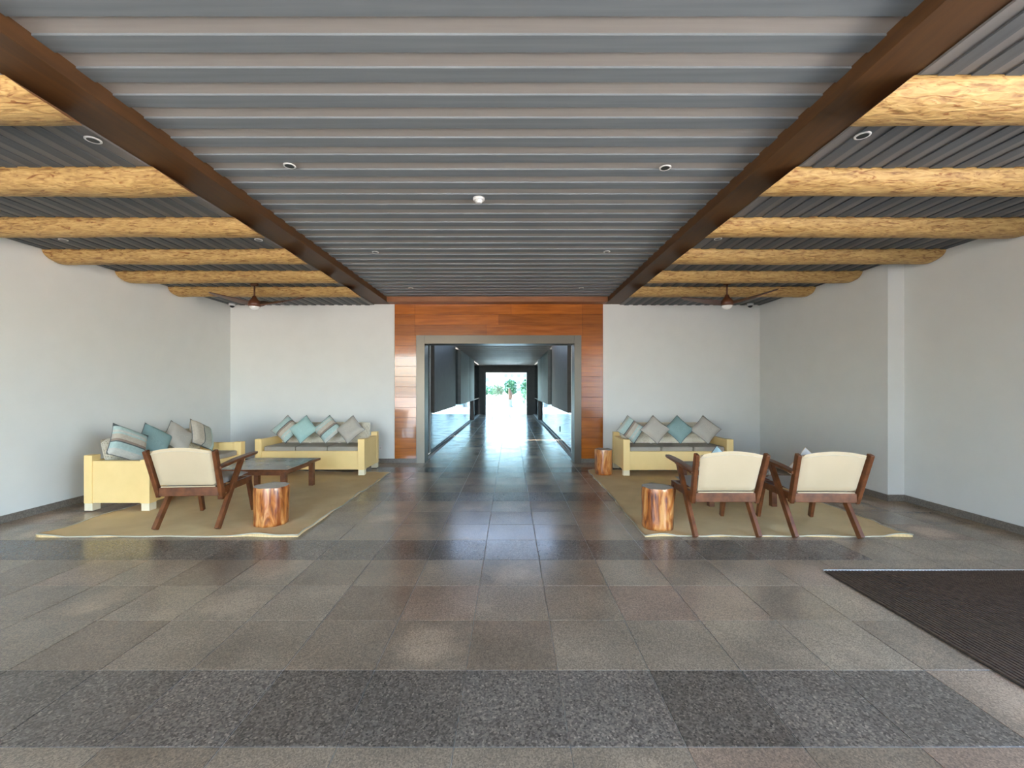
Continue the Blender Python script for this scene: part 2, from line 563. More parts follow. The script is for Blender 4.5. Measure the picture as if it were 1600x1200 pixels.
def obj(name, me, mat, parent=None, smooth=False, bevel=0.0, loc=None, rot=None, seg=2, subsurf=0):
    if mat is not None and not me.materials:
        me.materials.append(M[mat] if isinstance(mat, str) else mat)
    if smooth:
        me.polygons.foreach_set('use_smooth', [True] * len(me.polygons))
    o = bpy.data.objects.new(name, me)
    COL.objects.link(o)
    if parent is not None:
        o.parent = parent
    if loc is not None:
        o.location = loc
    if rot is not None:
        o.rotation_euler = rot
    if bevel > 0:
        b = o.modifiers.new('bevel', 'BEVEL')
        b.width = bevel
        b.segments = seg
        b.limit_method = 'ANGLE'
        b.angle_limit = R(40)
        if not smooth:
            me.polygons.foreach_set('use_smooth', [True] * len(me.polygons))
            b.harden_normals = True
    if subsurf:
        s = o.modifiers.new('subsurf', 'SUBSURF')
        s.levels = subsurf
        s.render_levels = subsurf
    return o

def tag(o, label=None, cat=None, group=None, kind=None):
    if label: o['label'] = label
    if cat: o['category'] = cat
    if group: o['group'] = group
    if kind: o['kind'] = kind
    return o

def thing(name, label, cat, loc=(0, 0, 0), rotz=0.0, group=None):
    o = bpy.data.objects.new(name, None)
    o.empty_display_size = 0.1
    COL.objects.link(o)
    o.location = loc
    o.rotation_euler = (0, 0, rotz)
    return tag(o, label, cat, group)

def copy_tree(o, parent=None):
    c = o.copy()
    COL.objects.link(c)
    c.parent = parent
    for ch in list(o.children):
        copy_tree(ch, c)
    return c

def struct(name, mb, mat, label=None, **kw):
    o = mb.build(name, mat, **kw)
    o['kind'] = 'structure'
    if label: o['label'] = label
    return o

# ================================================================== SETTING
# ---- ground outside
struct('ground', MB().box(-90, 90, -70, 190, -0.30, -0.06), 'paving', 'pale paving outside the hall')
struct('bounce_ground', MB().box(XRN + .3, 26, -30, 24, -0.10, -0.05), 'concrete', 'unseen pale concrete ground added to bounce light in from the right')  # added out of view, kept pale to bounce light onto ceiling and left wall

# ---- floor of the hall: grout bed with every tile in view as a piece
JOINT = 0.0045
floor = struct('floor', MB().box(XL - .3, XRN + .3, YF, YB + .3, -0.055, -0.0035), 'grout', 'polished grey granite tile floor with dark bands')
xs = [TX0 + TXS * j for j in range(-14, 15)]
ys = [TY0 + TYS * k for k in range(-14, 17)]
tile_cache = {}
rest = MB()
cells = []
for k in range(len(ys) - 1):
    for j in range(len(xs) - 1):
        x0, x1 = max(xs[j], XL), min(xs[j + 1], XRN)
        y0, y1 = max(ys[k], YF), min(ys[k + 1], YB + .3)
        if x1 - x0 < .03 or y1 - y0 < .03:
            continue
        row = k - 14
        cx, cy = (x0 + x1) / 2, (y0 + y1) / 2
        lim = {0: 2.15, 4: 3.2}.get(row, 3.0)
        dark = (row % 4 == 0) and cx < lim and not (row < 0)
        vis = y1 > 1.66 and abs(cx) < 1.195 * y1 + .2 and y0 < YB
        cells.append((vis, cy, x0, x1, y0, y1, dark))
vis_cells = sorted([c for c in cells if c[0]], key=lambda c: c[1])
n_parts = 0
def tile_verts(mb, x0, x1, y0, y1):
    h, c = JOINT / 2, .0016
    a = [(x0 + h, y0 + h), (x1 - h, y0 + h), (x1 - h, y1 - h), (x0 + h, y1 - h)]
    b = [(x0 + h + c, y0 + h + c), (x1 - h - c, y0 + h + c), (x1 - h - c, y1 - h - c), (x0 + h + c, y1 - h - c)]
    vs_ = [(p[0], p[1], -.0045) for p in a] + [(p[0], p[1], -.0012) for p in a] + [(p[0], p[1], 0) for p in b]
    fs_ = [(8, 9, 10, 11)]
    for i in range(4):
        j = (i + 1) % 4
        fs_ += [(i, j, 4 + j, 4 + i), (4 + i, 4 + j, 8 + j, 8 + i)]
    return mb.add(vs_, fs_)
part_ids = set(id(c) for c in vis_cells[:298])
rest_dark = MB()
for c in cells:
    vis, cy, x0, x1, y0, y1, dark = c
    if id(c) in part_ids:
        key = (round(x1 - x0, 3), round(y1 - y0, 3), dark)
        if key not in tile_cache:
            me = tile_verts(MB(), 0, x1 - x0, 0, y1 - y0).mesh('tile')
            me.materials.append(M['tile_dark' if dark else 'tile'])
            tile_cache[key] = me
        obj('tile', tile_cache[key], None, floor, loc=(x0, y0, 0))
    else:
        tile_verts(rest_dark if dark else rest, x0, x1, y0, y1)
for mb, mt in ((rest, 'tile'), (rest_dark, 'tile_dark')):
    if mb.v:
        o = mb.build('tile_field', mt, floor)
        o['kind'] = 'stuff'

# ---- walls
ZT = 3.62
struct('wall_left', MB().box(XL - .3, XL, YF, YB + .3, -.05, ZT), 'wall', 'long pale blue-grey wall on the left')
YRO = 1.9     # the right wall is open nearer than this
struct('wall_right', MB().box(XR, XRN + .3, YSTEP, YB + .3, -.05, ZT).box(XRN, XRN + .3, YRO, YSTEP, -.05, ZT), 'wall',
       'grey painted wall on the right with a shallow step')
struct('wall_front', MB().box(-.8, XRN + .3, YF - .25, YF, -.05, ZT), 'wall', 'solid middle of the open front behind the camera')
mb = MB()
mb.box(XL, PX0, YB, YB + .3, -.05, ZT)
mb.box(PX1, XRN + .3, YB, YB + .3, -.05, ZT)
mb.box(PX0, SX0 + .02, YB + .02, YB + .3, -.05, ZT)
mb.box(SX1 - .02, PX1, YB + .02, YB + .3, -.05, ZT)
mb.box(SX0, SX1, YB + .02, YB + .3, DZ + .16, ZT)
struct('wall_back', mb, 'wall', 'off-white back wall on both sides of the timber portal')

# granite skirtings
SK = .085
struct('baseboard_left', MB().box(XL, XL + .015, YF, YB, 0, SK), 'skirting')
struct('baseboard_right', MB().box(XR - .015, XR, YSTEP - .015, YB, 0, SK).box(XR, XRN, YSTEP - .015, YSTEP, 0, SK)
       .box(XRN - .015, XRN, YRO, YSTEP - .015, 0, SK), 'skirting')
struct('baseboard_back', MB().box(XL + .015, SX0, YB - .015, YB, 0, SK).box(SX1, XR - .015, YB - .015, YB, 0, SK), 'skirting')

# ---- centre ceiling: taupe boards with slate boards standing proud between them
YC1 = 8.40
ceil = struct('ceiling', MB().box(BLO, BRO, YF, YB + .3, ZC + .03, ZT), 'backing', 'slatted ceiling over the middle of the hall')
PER = .2225
y = 2.173 - PER * 30
cb = MB().box(BLI, BRI, 0, PER / 2, ZC + .006, ZC + .031).mesh('taupe_board')
cs = MB().box(BLI, BRI, 0, PER / 2, ZC - .006, ZC + .031).mesh('slate_board')
cb.materials.append(M['board_beige'])
cs.materials.append(M['board_blue'])
i = 0
while y < YC1 - .01:
    if y + PER / 2 <= YC1 + .06:
        obj('slate_board', cs, None, ceil, loc=(0, y, 0))
    if y + PER <= YC1 + .10:
        obj('taupe_board', cb, None, ceil, loc=(0, y + PER / 2, 0))
    y += PER

# ---- side ceilings: boards run the other way
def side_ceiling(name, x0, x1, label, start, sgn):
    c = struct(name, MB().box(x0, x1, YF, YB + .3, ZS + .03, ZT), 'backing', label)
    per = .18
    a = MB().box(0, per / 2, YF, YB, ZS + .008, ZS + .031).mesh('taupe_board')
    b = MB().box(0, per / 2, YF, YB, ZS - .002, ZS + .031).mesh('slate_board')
    a.materials.append(M['board_beige_shade'])
    b.materials.append(M['board_blue_shade'])
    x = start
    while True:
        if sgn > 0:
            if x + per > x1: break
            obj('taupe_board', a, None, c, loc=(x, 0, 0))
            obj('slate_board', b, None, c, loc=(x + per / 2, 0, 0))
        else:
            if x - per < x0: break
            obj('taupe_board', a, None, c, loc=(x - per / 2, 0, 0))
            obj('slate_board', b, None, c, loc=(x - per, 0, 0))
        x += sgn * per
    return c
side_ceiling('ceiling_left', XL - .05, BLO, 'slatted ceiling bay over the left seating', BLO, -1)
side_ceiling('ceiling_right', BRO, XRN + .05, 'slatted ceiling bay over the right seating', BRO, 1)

# ---- stained timber frame round the centre ceiling
struct('trim_1', MB().box(BLO, BLI, YF, YB, ZB, ZC + .04), 'beam', 'long brown timber beam left of the centre ceiling', bevel=.004)
struct('trim_2', MB().box(BRI, BRO, YF, YB, ZB, ZC + .04), 'beam', 'long brown timber beam right of the centre ceiling', bevel=.004)
struct('trim_3', MB().box(BLI, BRI, YC1, YB, ZB, ZC + .04), 'beam_x', 'timber cross beam above the portal', bevel=.004)
# front edge of the canopy behind the camera
struct('trim_5', MB().box(XL - .3, XRN + .3, YF - .25, YF, ZS - .05, ZT + .05), 'wall', 'edge of the roof above the open front')

# ---- timber portal made of planks, steel door frame
portal = struct('trim_4', MB().box(PX0, SX0, YB - .004, YB + .03, SK, ZB).box(SX1, PX1, YB - .004, YB + .03, SK, ZB)
                .box(SX0, SX1, YB - .004, YB + .03, DZ + .17, ZB), 'black', 'orange-brown lacquered plank surround of the doorway')
def plank(x0, x1, z0, z1):
    g = .0012
    MB().box(x0 + g, x1 - g, YB - .022, YB - .003, z0 + g, z1 - g).build('plank', 'portal', portal, bevel=.002, seg=1)
zh = DZ + .17
rows = 12
for k in range(rows):
    z0 = SK + (zh - SK) * k / rows
    z1 = SK + (zh - SK) * (k + 1) / rows
    plank(PX0, SX0, z0, z1)
    plank(SX1, PX1, z0, z1)
for k in range(3):
    z0 = zh + (ZB - zh) * k / 3
    z1 = zh + (ZB - zh) * (k + 1) / 3
    cuts = [PX0, SX0 - .03, -.24 + .25 * (k - 1), SX1 + .03, PX1]
    for a, b in zip(cuts[:-1], cuts[1:]):
        plank(a, b, z0, z1)
door = struct('door_1', MB().box(SX0, DX0, YB - .045, YB + .33, 0, DZ + .17).box(DX1, SX1, YB - .045, YB + .33, 0, DZ + .17)
              .box(DX0, DX1, YB - .045, YB + .33, DZ, DZ + .17), 'steel', 'brushed steel frame of the wide doorway', bevel=.003)

# ---- corridor beyond the doorway
CY1 = 25.0
CX0, CX1 = DX0 - .02, DX1 + .02
cfl = struct('floor_corridor', MB().box(CX0 - .14, CX1 + .14, YB + .3, CY1 + .3, -.055, -.0035), 'grout', 'glossy tile floor of the corridor')
far_tiles = MB()
k0 = 0
for k in range(14, 48):
    y0, y1 = TY0 + TYS * k, TY0 + TYS * (k + 1)
    y0 = max(y0, YB + .3)
    for j in range(len(xs) - 1):
        x0, x1 = max(xs[j], CX0), min(xs[j + 1], CX1)
        if x1 - x0 < .03 or y1 - y0 < .03:
            continue
        if k < 30:
            key = (round(x1 - x0, 3), round(y1 - y0, 3), False)
            if key not in tile_cache:
                me = tile_verts(MB(), 0, x1 - x0, 0, y1 - y0).mesh('tile')
                me.materials.append(M['tile'])
                tile_cache[key] = me
            obj('tile', tile_cache[key], None, cfl, loc=(x0, y0, 0))
        else:
            tile_verts(far_tiles, x0, x1, y0, y1)
far_tiles.build('tile_field', 'tile', cfl)['kind'] = 'stuff'

ZCC = 2.84
def wall_run(name, side, label):
    """one side of the corridor: hanging grey panels above glass tinted to dim the light from outdoors"""
    x = CX0 if side < 0 else CX1
    xo = x + side * .22
    a, b = min(x, xo), max(x, xo)
    w = struct(name, MB().box(a, b, 20.4, 20.6, 0, ZCC + .2), 'corr_dark', label)
    for nm, y0, y1, mt in (('hanging_panel', 9.85, 13.6, 'corr_dark'), ('hanging_panel', 15.05, 18.1, 'corr_light'), ('hanging_panel', 18.1, 20.4, 'corr_dark')):
        MB().box(a, b, y0, y1, .94, ZCC + .2).build(nm, mt, w, bevel=.004)
    MB().box(x + side * .20, x + side * .26, 9.0, CY1, ZCC - .02, ZCC + .2).build('head_rail', 'corr_dark', w)
    for y0, y1 in ((9.85, 13.6), (13.6, 17.0), (17.0, 20.4), (20.6, CY1)):
        MB().box(x + side * .10, x + side * .112, y0 + .01, y1 - .01, .02, .935).build('dimming_glass_pane', 'glass', w)
    MB().box(x + side * .085, x + side * .125, 9.0, CY1, .0, .022).build('sill_channel', 'steel', w)
    MB().box(x + side * .085, x + side * .125, 9.85, CY1, .935, .945).build('top_channel', 'steel', w)
    for y0, y1 in ((13.6, 15.05), (20.6, CY1)):
        MB().box(x + side * .10, x + side * .112, y0, y1, .95, ZCC).build('dimming_glass_pane', 'glass', w)  # gap glazing added to cut the light entering the corridor
    # full-height leaf next to the door frame
    MB().box(x + side * .10, x + side * .112, 9.0, 9.84, .03, DZ + .3).build('glass_leaf', 'glass', w)
    MB().box(x + side * .085, x + side * .125, 9.82, 9.85, .0, DZ + .32).build('leaf_edge', 'alu', w)
    if side > 0:
        MB().box(x + side * .085, x + side * .10, 12.12, 12.28, .27, .43).build('lock_plate', 'black', w, bevel=.01)
    return w
wall_run('wall_corridor_left', -1, 'corridor side with hanging dark panels over glass, left of the walkway')
wall_run('wall_corridor_right', 1, 'corridor side with hanging dark panels over glass, right of the walkway')
cc = struct('ceiling_corridor', MB().box(CX0 - .3, CX1 + .3, 13.4, CY1 + .3, ZCC + .03, ZCC + .25), 'backing', 'slatted ceiling of the corridor')
MB().box(CX0 - .3, CX1 + .3, YB + .3, 13.4, 3.30, 3.5).build('sun_block_roof', 'corr_dark', cc)  # added above the view to keep the sun out of the corridor
for sx in (CX0 - .3, CX1 + .1):
    MB().box(sx, sx + .2, YB + .3, 13.4, ZCC + .19, 3.31).build('sun_block_side', 'corr_dark', cc)  # closes the added sun-blocking roof at its sides
MB().box(CX0 - .3, CX1 + .3, 13.38, 13.41, ZCC + .002, ZCC + .26).build('bright_sky_fascia', 'white_plastic', cc)  # white colour stands in for the bright strip of sky here
y = 13.4
slat = MB().box(CX0 - .02, CX1 + .02, 0, .20, ZCC, ZCC + .031).mesh('slat')
slat.materials.append(M['corr_ceiling'])
while y + .32 < CY1:
    obj('slat', slat, None, cc, loc=(0, y, 0))
    y += .34
mb = MB().box(CX0 - .3, -1.455, CY1, CY1 + .3, 0, ZCC + .25).box(.93, CX1 + .3, CY1, CY1 + .3, 0, ZCC + .25).box(-1.455, .93, CY1, CY1 + .3, 2.43, ZCC + .25)
struct('wall_corridor_end', mb, 'corr_dark', 'dark grey end wall of the corridor with a bright opening')
wend = bpy.data.objects['wall_corridor_end']
for gx0, gx1 in ((-1.455, -.66), (-.66, .135), (.135, .93)):
    MB().box(gx0 + .004, gx1 - .004, CY1 + .14, CY1 + .152, .0, 2.43).build('dimming_glass_pane', 'glare_glass', wend)  # invented panes, tinted to hold back glare from the terrace
# terrace and pool beyond the far opening
struct('floor_terrace', MB().box(-14, 14, CY1 + .3, 38, -.06, -.01), 'terrace', 'sunlit pale terrace beyond the corridor')
struct('pool', MB().box(-20, 20, 39, 47, -.058, -.03), 'water', 'turquoise pool beyond the terrace')

# ================================================================== LOGS
def make_log(side, y0, seed, label):
    xa = XL if side < 0 else (XRN if y0 < YSTEP else XR)      # wall end
    xb_top = -2.72 if side < 0 else 2.17                        # end at the timber beam, cut on a slant
    xb_bot = -2.53 if side < 0 else 2.00
    ry0, rz0 = .17, .135
    nx, na = 64, 16
    rng = random.Random(seed)
    base = Vector(((xa + xb_top) / 2, y0, ZS))
    vs_, fs_ = [], []
    off = rng.uniform(0, 50)
    for i in range(nx + 1):
        t = i / nx
        for k in range(na + 1):
            a = PI * k / na
            dz = math.sin(a)
            xb = xb_top + (xb_bot - xb_top) * dz
            x = xa + (xb - xa) * t
            wob = 1 + .09 * mnoise.noise(Vector((x * 1.1 + off, 0, off))) + .035 * mnoise.noise(Vector((x * 5 + off, a * 1.5, 3)))
            # soft rounding towards the wall end
            e = abs(x - xa)
            rd = 1.0 if e > .12 else math.sqrt(max(0.0, 1 - (1 - e / .12) ** 2)) * .22 + .78
            ry, rz = ry0 * wob * (.85 + .15 * rd), rz0 * wob * rd
            yy = -math.cos(a) * ry + .02 * mnoise.noise(Vector((x * .7 + off, 5, 1)))
            zz = -dz * rz
            vs_.append((x - base.x, yy, zz + .004))
    m = na + 1
    for i in range(nx):
        for k in range(na):
            fs_.append((i * m + k, i * m + k + 1, (i + 1) * m + k + 1, (i + 1) * m + k))
        fs_.append((i * m, (i + 1) * m, (i + 1) * m + na, i * m + na))
    root = thing('log_beam', label, 'log', base)
    MB().add(vs_, fs_).build('trunk', 'log', root, smooth=True)
    for name, i in (('cut_end', 0), ('cut_end', nx)):
        MB().add([vs_[i * m + k] for k in range(m)], [tuple(range(m))]).build(name, 'log_end', root)
    return root
ords = ['nearest the camera', 'second from the camera', 'third from the camera', 'fourth from the camera',
        'fifth from the camera', 'farthest, behind the fan rod']
for k in range(6):
    for side, nm in ((-1, 'left'), (1, 'right')):
        o = make_log(side, 2.47 + .955 * k, 11 * k + side + 3,
                     'pale peeled half log under the %s ceiling bay, %s' % (nm, ords[k]))
        o['group'] = 'half logs under the side ceilings'

# ================================================================== SOFAS
def make_sofa(label, loc, rotz):
    t = thing('sofa', label, 'sofa', loc, rotz)
    h, D = .94, .80
    MB().box(-h + .10, h - .10, .012, .06, .095, .412).build('front_rail', 'yellow', t, bevel=.004)
    for s in (-1, 1):
        x0, x1 = sorted((s * h, s * (h - .115)))
        p1 = MB().box(x0, x1, 0, .115, .09, .62).build('post', 'yellow', t, bevel=.005)
        p2 = MB().box(x0, x1, D - .10, D, .09, .675).build('post', 'yellow', t, bevel=.005)
        x0, x1 = sorted((s * (h - .008), s * (h - .085)))
        MB().box(x0, x1, .115, D - .10, .095, .605).build('arm_panel', 'yellow', t, bevel=.004)
        for y0, pp in ((.004, p1), (D - .104, p2)):
            x0, x1 = sorted((s * (h - .004), s * (h - .11)))
            MB().box(x0, x1, y0, y0 + .10, 0, .09).build('foot', 'cream_paint', pp, bevel=.004)
    MB().box(-h + .10, h - .10, D - .06, D - .01, .095, .60).build('back_panel', 'yellow', t, bevel=.004)
    MB().box(-h + .09, h - .09, .06, D - .06, .36, .40).build('seat_deck', 'yellow', t)
    wc = (2 * (h - .12)) / 3
    for k in range(3):
        x0 = -h + .12 + k * wc
        MB().box(x0 + .004, x0 + wc - .004, .045, .66, .40, .487).build('seat_cushion', 'seat_grey', t, bevel=.028, seg=4)
    # cream lattice back, leaning
    vs_, fs_ = [], []
    nx, nz = 20, 10
    for sd in (0, 1):
        for i in range(nx + 1):
            for k in range(nz + 1):
                u, v = -1 + 2 * i / nx, k / nz
                edge = max(abs(u) ** 10, abs(2 * v - 1) ** 8)
                th = .05 * math.sqrt(max(0, 1 - edge))
                x = u * (h - .13) * (1 - .012 * (2 * v - 1) ** 4)
                z = .455 + v * .40 - .012 * abs(u) ** 12 * (v ** 4)
                yb = .63 + v * .10
                vs_.append((x, yb + (-th if sd == 0 else th), z))
    m = nz + 1
    tot = (nx + 1) * m
    for sd in (0, 1):
        for i in range(nx):
            for k in range(nz):
                fs_.append(tuple(sd * tot + q for q in (i * m + k, i * m + k + 1, (i + 1) * m + k + 1, (i + 1) * m + k)))
    MB().add(vs_, fs_).build('backrest', 'lattice', t, smooth=True)
    return t
make_sofa('pale yellow sofa against the back wall, left of the doorway', (-3.448, 7.35, .012), 0)
make_sofa('pale yellow sofa against the back wall, right of the doorway', (2.86, 7.31, .012), 0)
make_sofa('pale yellow sofa along the left wall, its end towards the camera', (-4.39, 6.15, .012), R(90))

# ---- cushions
def pillow_mesh(side, thick, seed):
    n = 14
    rng = random.Random(seed)
    off = rng.uniform(0, 40)
    vs_, fs_ = [], []
    h = side / 2
    for sd in (-1, 1):
        for i in range(n + 1):
            for k in range(n + 1):
                u, v = -1 + 2 * i / n, -1 + 2 * k / n
                pin = 1 - .07 * (1 - u * u) * v * v
                pin2 = 1 - .07 * (1 - v * v) * u * u
                th = thick / 2 * (max(0, 1 - u ** 4) * max(0, 1 - v ** 4)) ** .5
                th *= 1 + .12 * mnoise.noise(Vector((u * 1.8 + off, v * 1.8, sd)))
                vs_.append((u * h * pin2, sd * th, v * h * pin))
    m = n + 1
    tot = m * m
    for s in (0, 1):
        for i in range(n):
            for k in range(n):
                fs_.append(tuple(s * tot + q for q in (i * m + k, i * m + k + 1, (i + 1) * m + k + 1, (i + 1) * m + k)))
    mb = MB().add(vs_, fs_)
    ring = []
    for i in range(n): ring.append(vs_[i * m])
    for k in range(n): ring.append(vs_[n * m + k])
    for i in range(n, 0, -1): ring.append(vs_[i * m + n])
    for k in range(n, 0, -1): ring.append(vs_[k])
    return mb, ring

def pillow(label, mat, loc, yaw, lean, roll, side=.40, thick=.15, pipe='piping', seed=1, group=None):
    """stands on a corner or edge; front faces -Y before yaw, lean tips the top back, roll turns it in its own plane"""
    t = thing('throw_pillow', label, 'pillow', loc, 0, group)
    t.rotation_euler = (Matrix.Rotation(yaw, 3, 'Z') @ Matrix.Rotation(-lean, 3, 'X') @ Matrix.Rotation(roll, 3, 'Y')).to_euler()
    mb, ring = pillow_mesh(side, thick, seed)
    cv = mb.build('cover', mat, t, smooth=True)
    MB().tube(ring, .0042, 6, True).build('piping', pipe, t, smooth=True)
    return t
SZ = .512
def on_seat(side, lean, roll):
    hd = side / 2 * (abs(math.sin(roll)) + abs(math.cos(roll)))
    return SZ + hd * math.cos(lean) + .004
L0 = R(24)
yb = 7.77
G1 = 'pillows on the back left sofa'
G2 = 'pillows on the back right sofa'
G3 = 'pillows on the left wall sofa'
for i, (x, mt, roll, lab) in enumerate([
        (-4.06, 'stripe', R(40), 'aqua and beige striped pillow at the left arm, sofa left of the doorway'),
        (-3.73, 'pale_teal_mid', R(45), 'plain aqua pillow between two striped ones, sofa left of the doorway'),
        (-3.31, 'stripe', R(-135), 'striped pillow between the aqua and beige pillows, sofa left of the doorway'),
        (-2.88, 'beige', R(45), 'beige pillow next to the right arm, sofa left of the doorway')]):
    if mt == 'pale_teal_mid':
        M.setdefault('pale_teal_mid', weave_mat('aqua_cotton', (.36, .535, .49), (.43, .61, .565), 200, bump=.15))
    pillow(lab, mt, (x, yb - (.0, .055, .02, .07)[i], on_seat(.385, L0, roll)), R((6, -2, 4, -5)[i]), L0, roll, .385, .14, seed=i, group=G1)
yb = 7.73
for i, (x, mt, roll, lab) in enumerate([
        (2.165, 'stripe', R(40), 'aqua and beige striped pillow at the left arm, sofa right of the doorway'),
        (2.585, 'beige', R(44), 'beige pillow beside the striped one, sofa right of the doorway'),
        (3.02, 'teal', R(46), 'dark teal pillow between two beige ones, sofa right of the doorway'),
        (3.48, 'beige', R(43), 'beige pillow at the right end of the sofa right of the doorway')]):
    pillow(lab, mt, (x, yb - (.0, .055, .02, .07)[i], on_seat(.385, L0, roll)), R((5, 0, -3, -6)[i]), L0, roll, .385, .14, seed=i + 9, group=G2)
for i, (y, x, mt, yaw, roll, sd, lab) in enumerate([
        (5.46, -4.87, 'stripe', R(84), R(-60), .44, 'large aqua and beige striped pillow at the near end of the left wall sofa'),
        (5.90, -4.90, 'teal', R(80), R(38), .40, 'dark teal pillow beside the large striped one on the left wall sofa'),
        (6.28, -4.87, 'beige', R(84), R(45), .40, 'crumpled beige pillow on the left wall sofa behind the armchair'),
        (6.66, -4.80, 'stripe_b', R(96), R(28), .42, 'grey-green striped pillow at the far end of the left wall sofa')]):
    pillow(lab, mt, (x, y, on_seat(sd, L0, roll)), yaw, L0, roll, sd, .15, seed=i + 20, group=G3)

# ================================================================== ARMCHAIRS
def make_armchair(label, loc, rotz, group):
    t = thing('armchair', label, 'armchair', loc, rotz, group)
    for s in (-1, 1):
        MB().bar((s * .318, .0, .004), (s * .318, .455, .69), .042, .062).build('rear_leg', 'mahogany', t, bevel=.006)
        MB().bar((s * .292, .64, .40), (s * .300, .735, .004), .045, .06, .85).build('front_leg', 'mahogany', t, bevel=.006)
        MB().bar((s * .322, .075, .335), (s * .345, -.085, .848), .042, .060).build('back_stile', 'mahogany', t, bevel=.008)
        MB().bar((s * .290, .04, .385), (s * .290, .69, .395), .035, .075).build('side_rail', 'mahogany', t, bevel=.005)
        # arm: flat board that lifts slightly to the front, rounded front end
        vs_, n = [], 10
        for i in range(n + 1):
            u = i / n
            yy = -.03 + u * .74
            zz = .655 + .055 * u + .012 * math.sin(u * PI)
            w = .032 + .010 * math.sin(u * PI) - (.010 if i == n else 0)
            for dx, dz in ((-w, -.014), (w, -.014), (w, .014), (-w, .014)):
                vs_.append((s * .345 + dx, yy, zz + dz))
        fs_ = [(3, 2, 1, 0), tuple(n * 4 + q for q in range(4))]
        for i in range(n):
            for q in range(4):
                fs_.append((i * 4 + q, i * 4 + (q + 1) % 4, (i + 1) * 4 + (q + 1) % 4, (i + 1) * 4 + q))
        MB().add(vs_, fs_).build('armrest', 'mahogany', t, bevel=.006)
    MB().box(-.305, .305, .035, .082, .345, .438).build('rear_rail', 'mahogany', t, bevel=.006)
    MB().box(-.285, .285, .655, .70, .355, .43).build('front_rail', 'mahogany', t, bevel=.006)
    # seat pad
    vs_, fs_ = [], []
    nx, ny = 12, 12
    for sd in (0, 1):
        for i in range(nx + 1):
            for k in range(ny + 1):
                u, v = -1 + 2 * i / nx, k / ny
                e = max(abs(u) ** 8, abs(2 * v - 1) ** 8)
                th = .032 * math.sqrt(max(0, 1 - e))
                vs_.append((u * .272, .075 + v * .60, .438 + .035 * v + (th if sd else -th * .4)))
    m = ny + 1
    tot = (nx + 1) * m
    for sd in (0, 1):
        for i in range(nx):
            for k in range(ny):
                fs_.append(tuple(sd * tot + q for q in (i * m + k, i * m + k + 1, (i + 1) * m + k + 1, (i + 1) * m + k)))
    MB().add(vs_, fs_).build('seat_pad', 'canvas_grey', t, smooth=True)
    # back pad with arched top, bulging to the front
    vs_, fs_ = [], []
    nx, nz = 16, 14
    for sd in (0, 1):
        for i in range(nx + 1):
            for k in range(nz + 1):
                u, v = -1 + 2 * i / nx, k / nz
                e = max(abs(u) ** 14, abs(2 * v - 1) ** 12)
                th = math.sqrt(max(0, 1 - e))
                hw = .288 + .020 * v
                z = .462 + v * (.375 + .040 * (1 - u * u))
                lean = (z - .335) / .513
                yc = .075 - .16 * lean
                # shallow hollow of a sling: rear face flat, front cushion
                vs_.append((u * hw, yc + (-.018 * th if sd == 0 else .062 * th), z))
    m = nz + 1
    tot = (nx + 1) * m
    for sd in (0, 1):
        for i in range(nx):
            for k in range(nz):
                fs_.append(tuple(sd * tot + q for q in (i * m + k, i * m + k + 1, (i + 1) * m + k + 1, (i + 1) * m + k)))
    bpad = MB().add(vs_, fs_).build('back_pad', 'canvas', t, smooth=True)
    # seam along the arched top
    seam = []
    for i in range(17):
        u = -1 + 2 * i / 16
        z = .452 + .875 * (.395 + .040 * (1 - u * u)) + .012
        lean = (z - .335) / .513
        seam.append((u * .296, .075 - .16 * lean - .0175, z))
    MB().tube(seam, .003, 6).build('seam', 'binding', bpad, smooth=True)
    MB().box(-.28, .28, .03, .07, .440, .452).build('webbing', 'canvas', t, bevel=.003)
    return t
GC = 'mahogany armchairs on the rugs'
make_armchair('mahogany armchair with cream back at the left rug, its back to the camera', (-3.425, 4.525, .010), R(3), GC)
make_armchair('mahogany armchair with cream back, nearer the stump on the right rug', (2.17, 4.29, .008), R(0), GC)
make_armchair('mahogany armchair with cream back, closest to the right wall', (3.165, 4.27, .008), R(-2), GC)
pillow('pale aqua pillow whose corner shows over the back of the armchair by the stump', 'pale_teal', (2.17, 4.46, .665), R(180), R(-14), R(45), .34, .12)
pillow('off-white pillow whose tip shows over the armchair closest to the right wall', 'offwhite', (3.10, 4.46, .650), R(178), R(-14), R(45), .34, .12, 'canvas')

# ================================================================== COFFEE TABLES
def coffee_table(label, x0, x1, y0, y1):
    cx, cy = (x0 + x1) / 2, (y0 + y1) / 2
    a, b = (x1 - x0) / 2, (y1 - y0) / 2
    t = thing('coffee_table', label, 'table', (cx, cy, .010))
    MB().box(-a + .03, a - .03, -b + .03, b - .03, .388, .408).build('stone_top', 'table_top', t, bevel=.003)
    for s in (-1, 1):
        xx = sorted((s * a, s * (a - .03)))
        MB().box(xx[0], xx[1], -b, b, .375, .409).build('edge_strip', 'mahogany', t, bevel=.003)
        yy = sorted((s * b, s * (b - .03)))
        MB().box(-a + .03, a - .03, yy[0], yy[1], .375, .409).build('edge_strip', 'mahogany', t, bevel=.003)
        xx = sorted((s * (a - .09), s * (a - .12)))
        MB().box(xx[0], xx[1], -b + .09, b - .09, .315, .375).build('apron', 'mahogany', t)
        yy = sorted((s * (b - .09), s * (b - .12)))
        MB().box(-a + .12, a - .12, yy[0], yy[1], .315, .375).build('apron', 'mahogany', t)
    MB().box(-a + .03, a - .03, -b + .03, b - .03, .375, .388).build('underboard', 'mahogany', t)
    for sx in (-1, 1):
        for sy in (-1, 1):
            x, y = sx * (a - .095), sy * (b - .095)
            MB().box(x - .034, x + .034, y - .034, y + .034, 0, .375).build('leg', 'mahogany', t, bevel=.004)
    return t
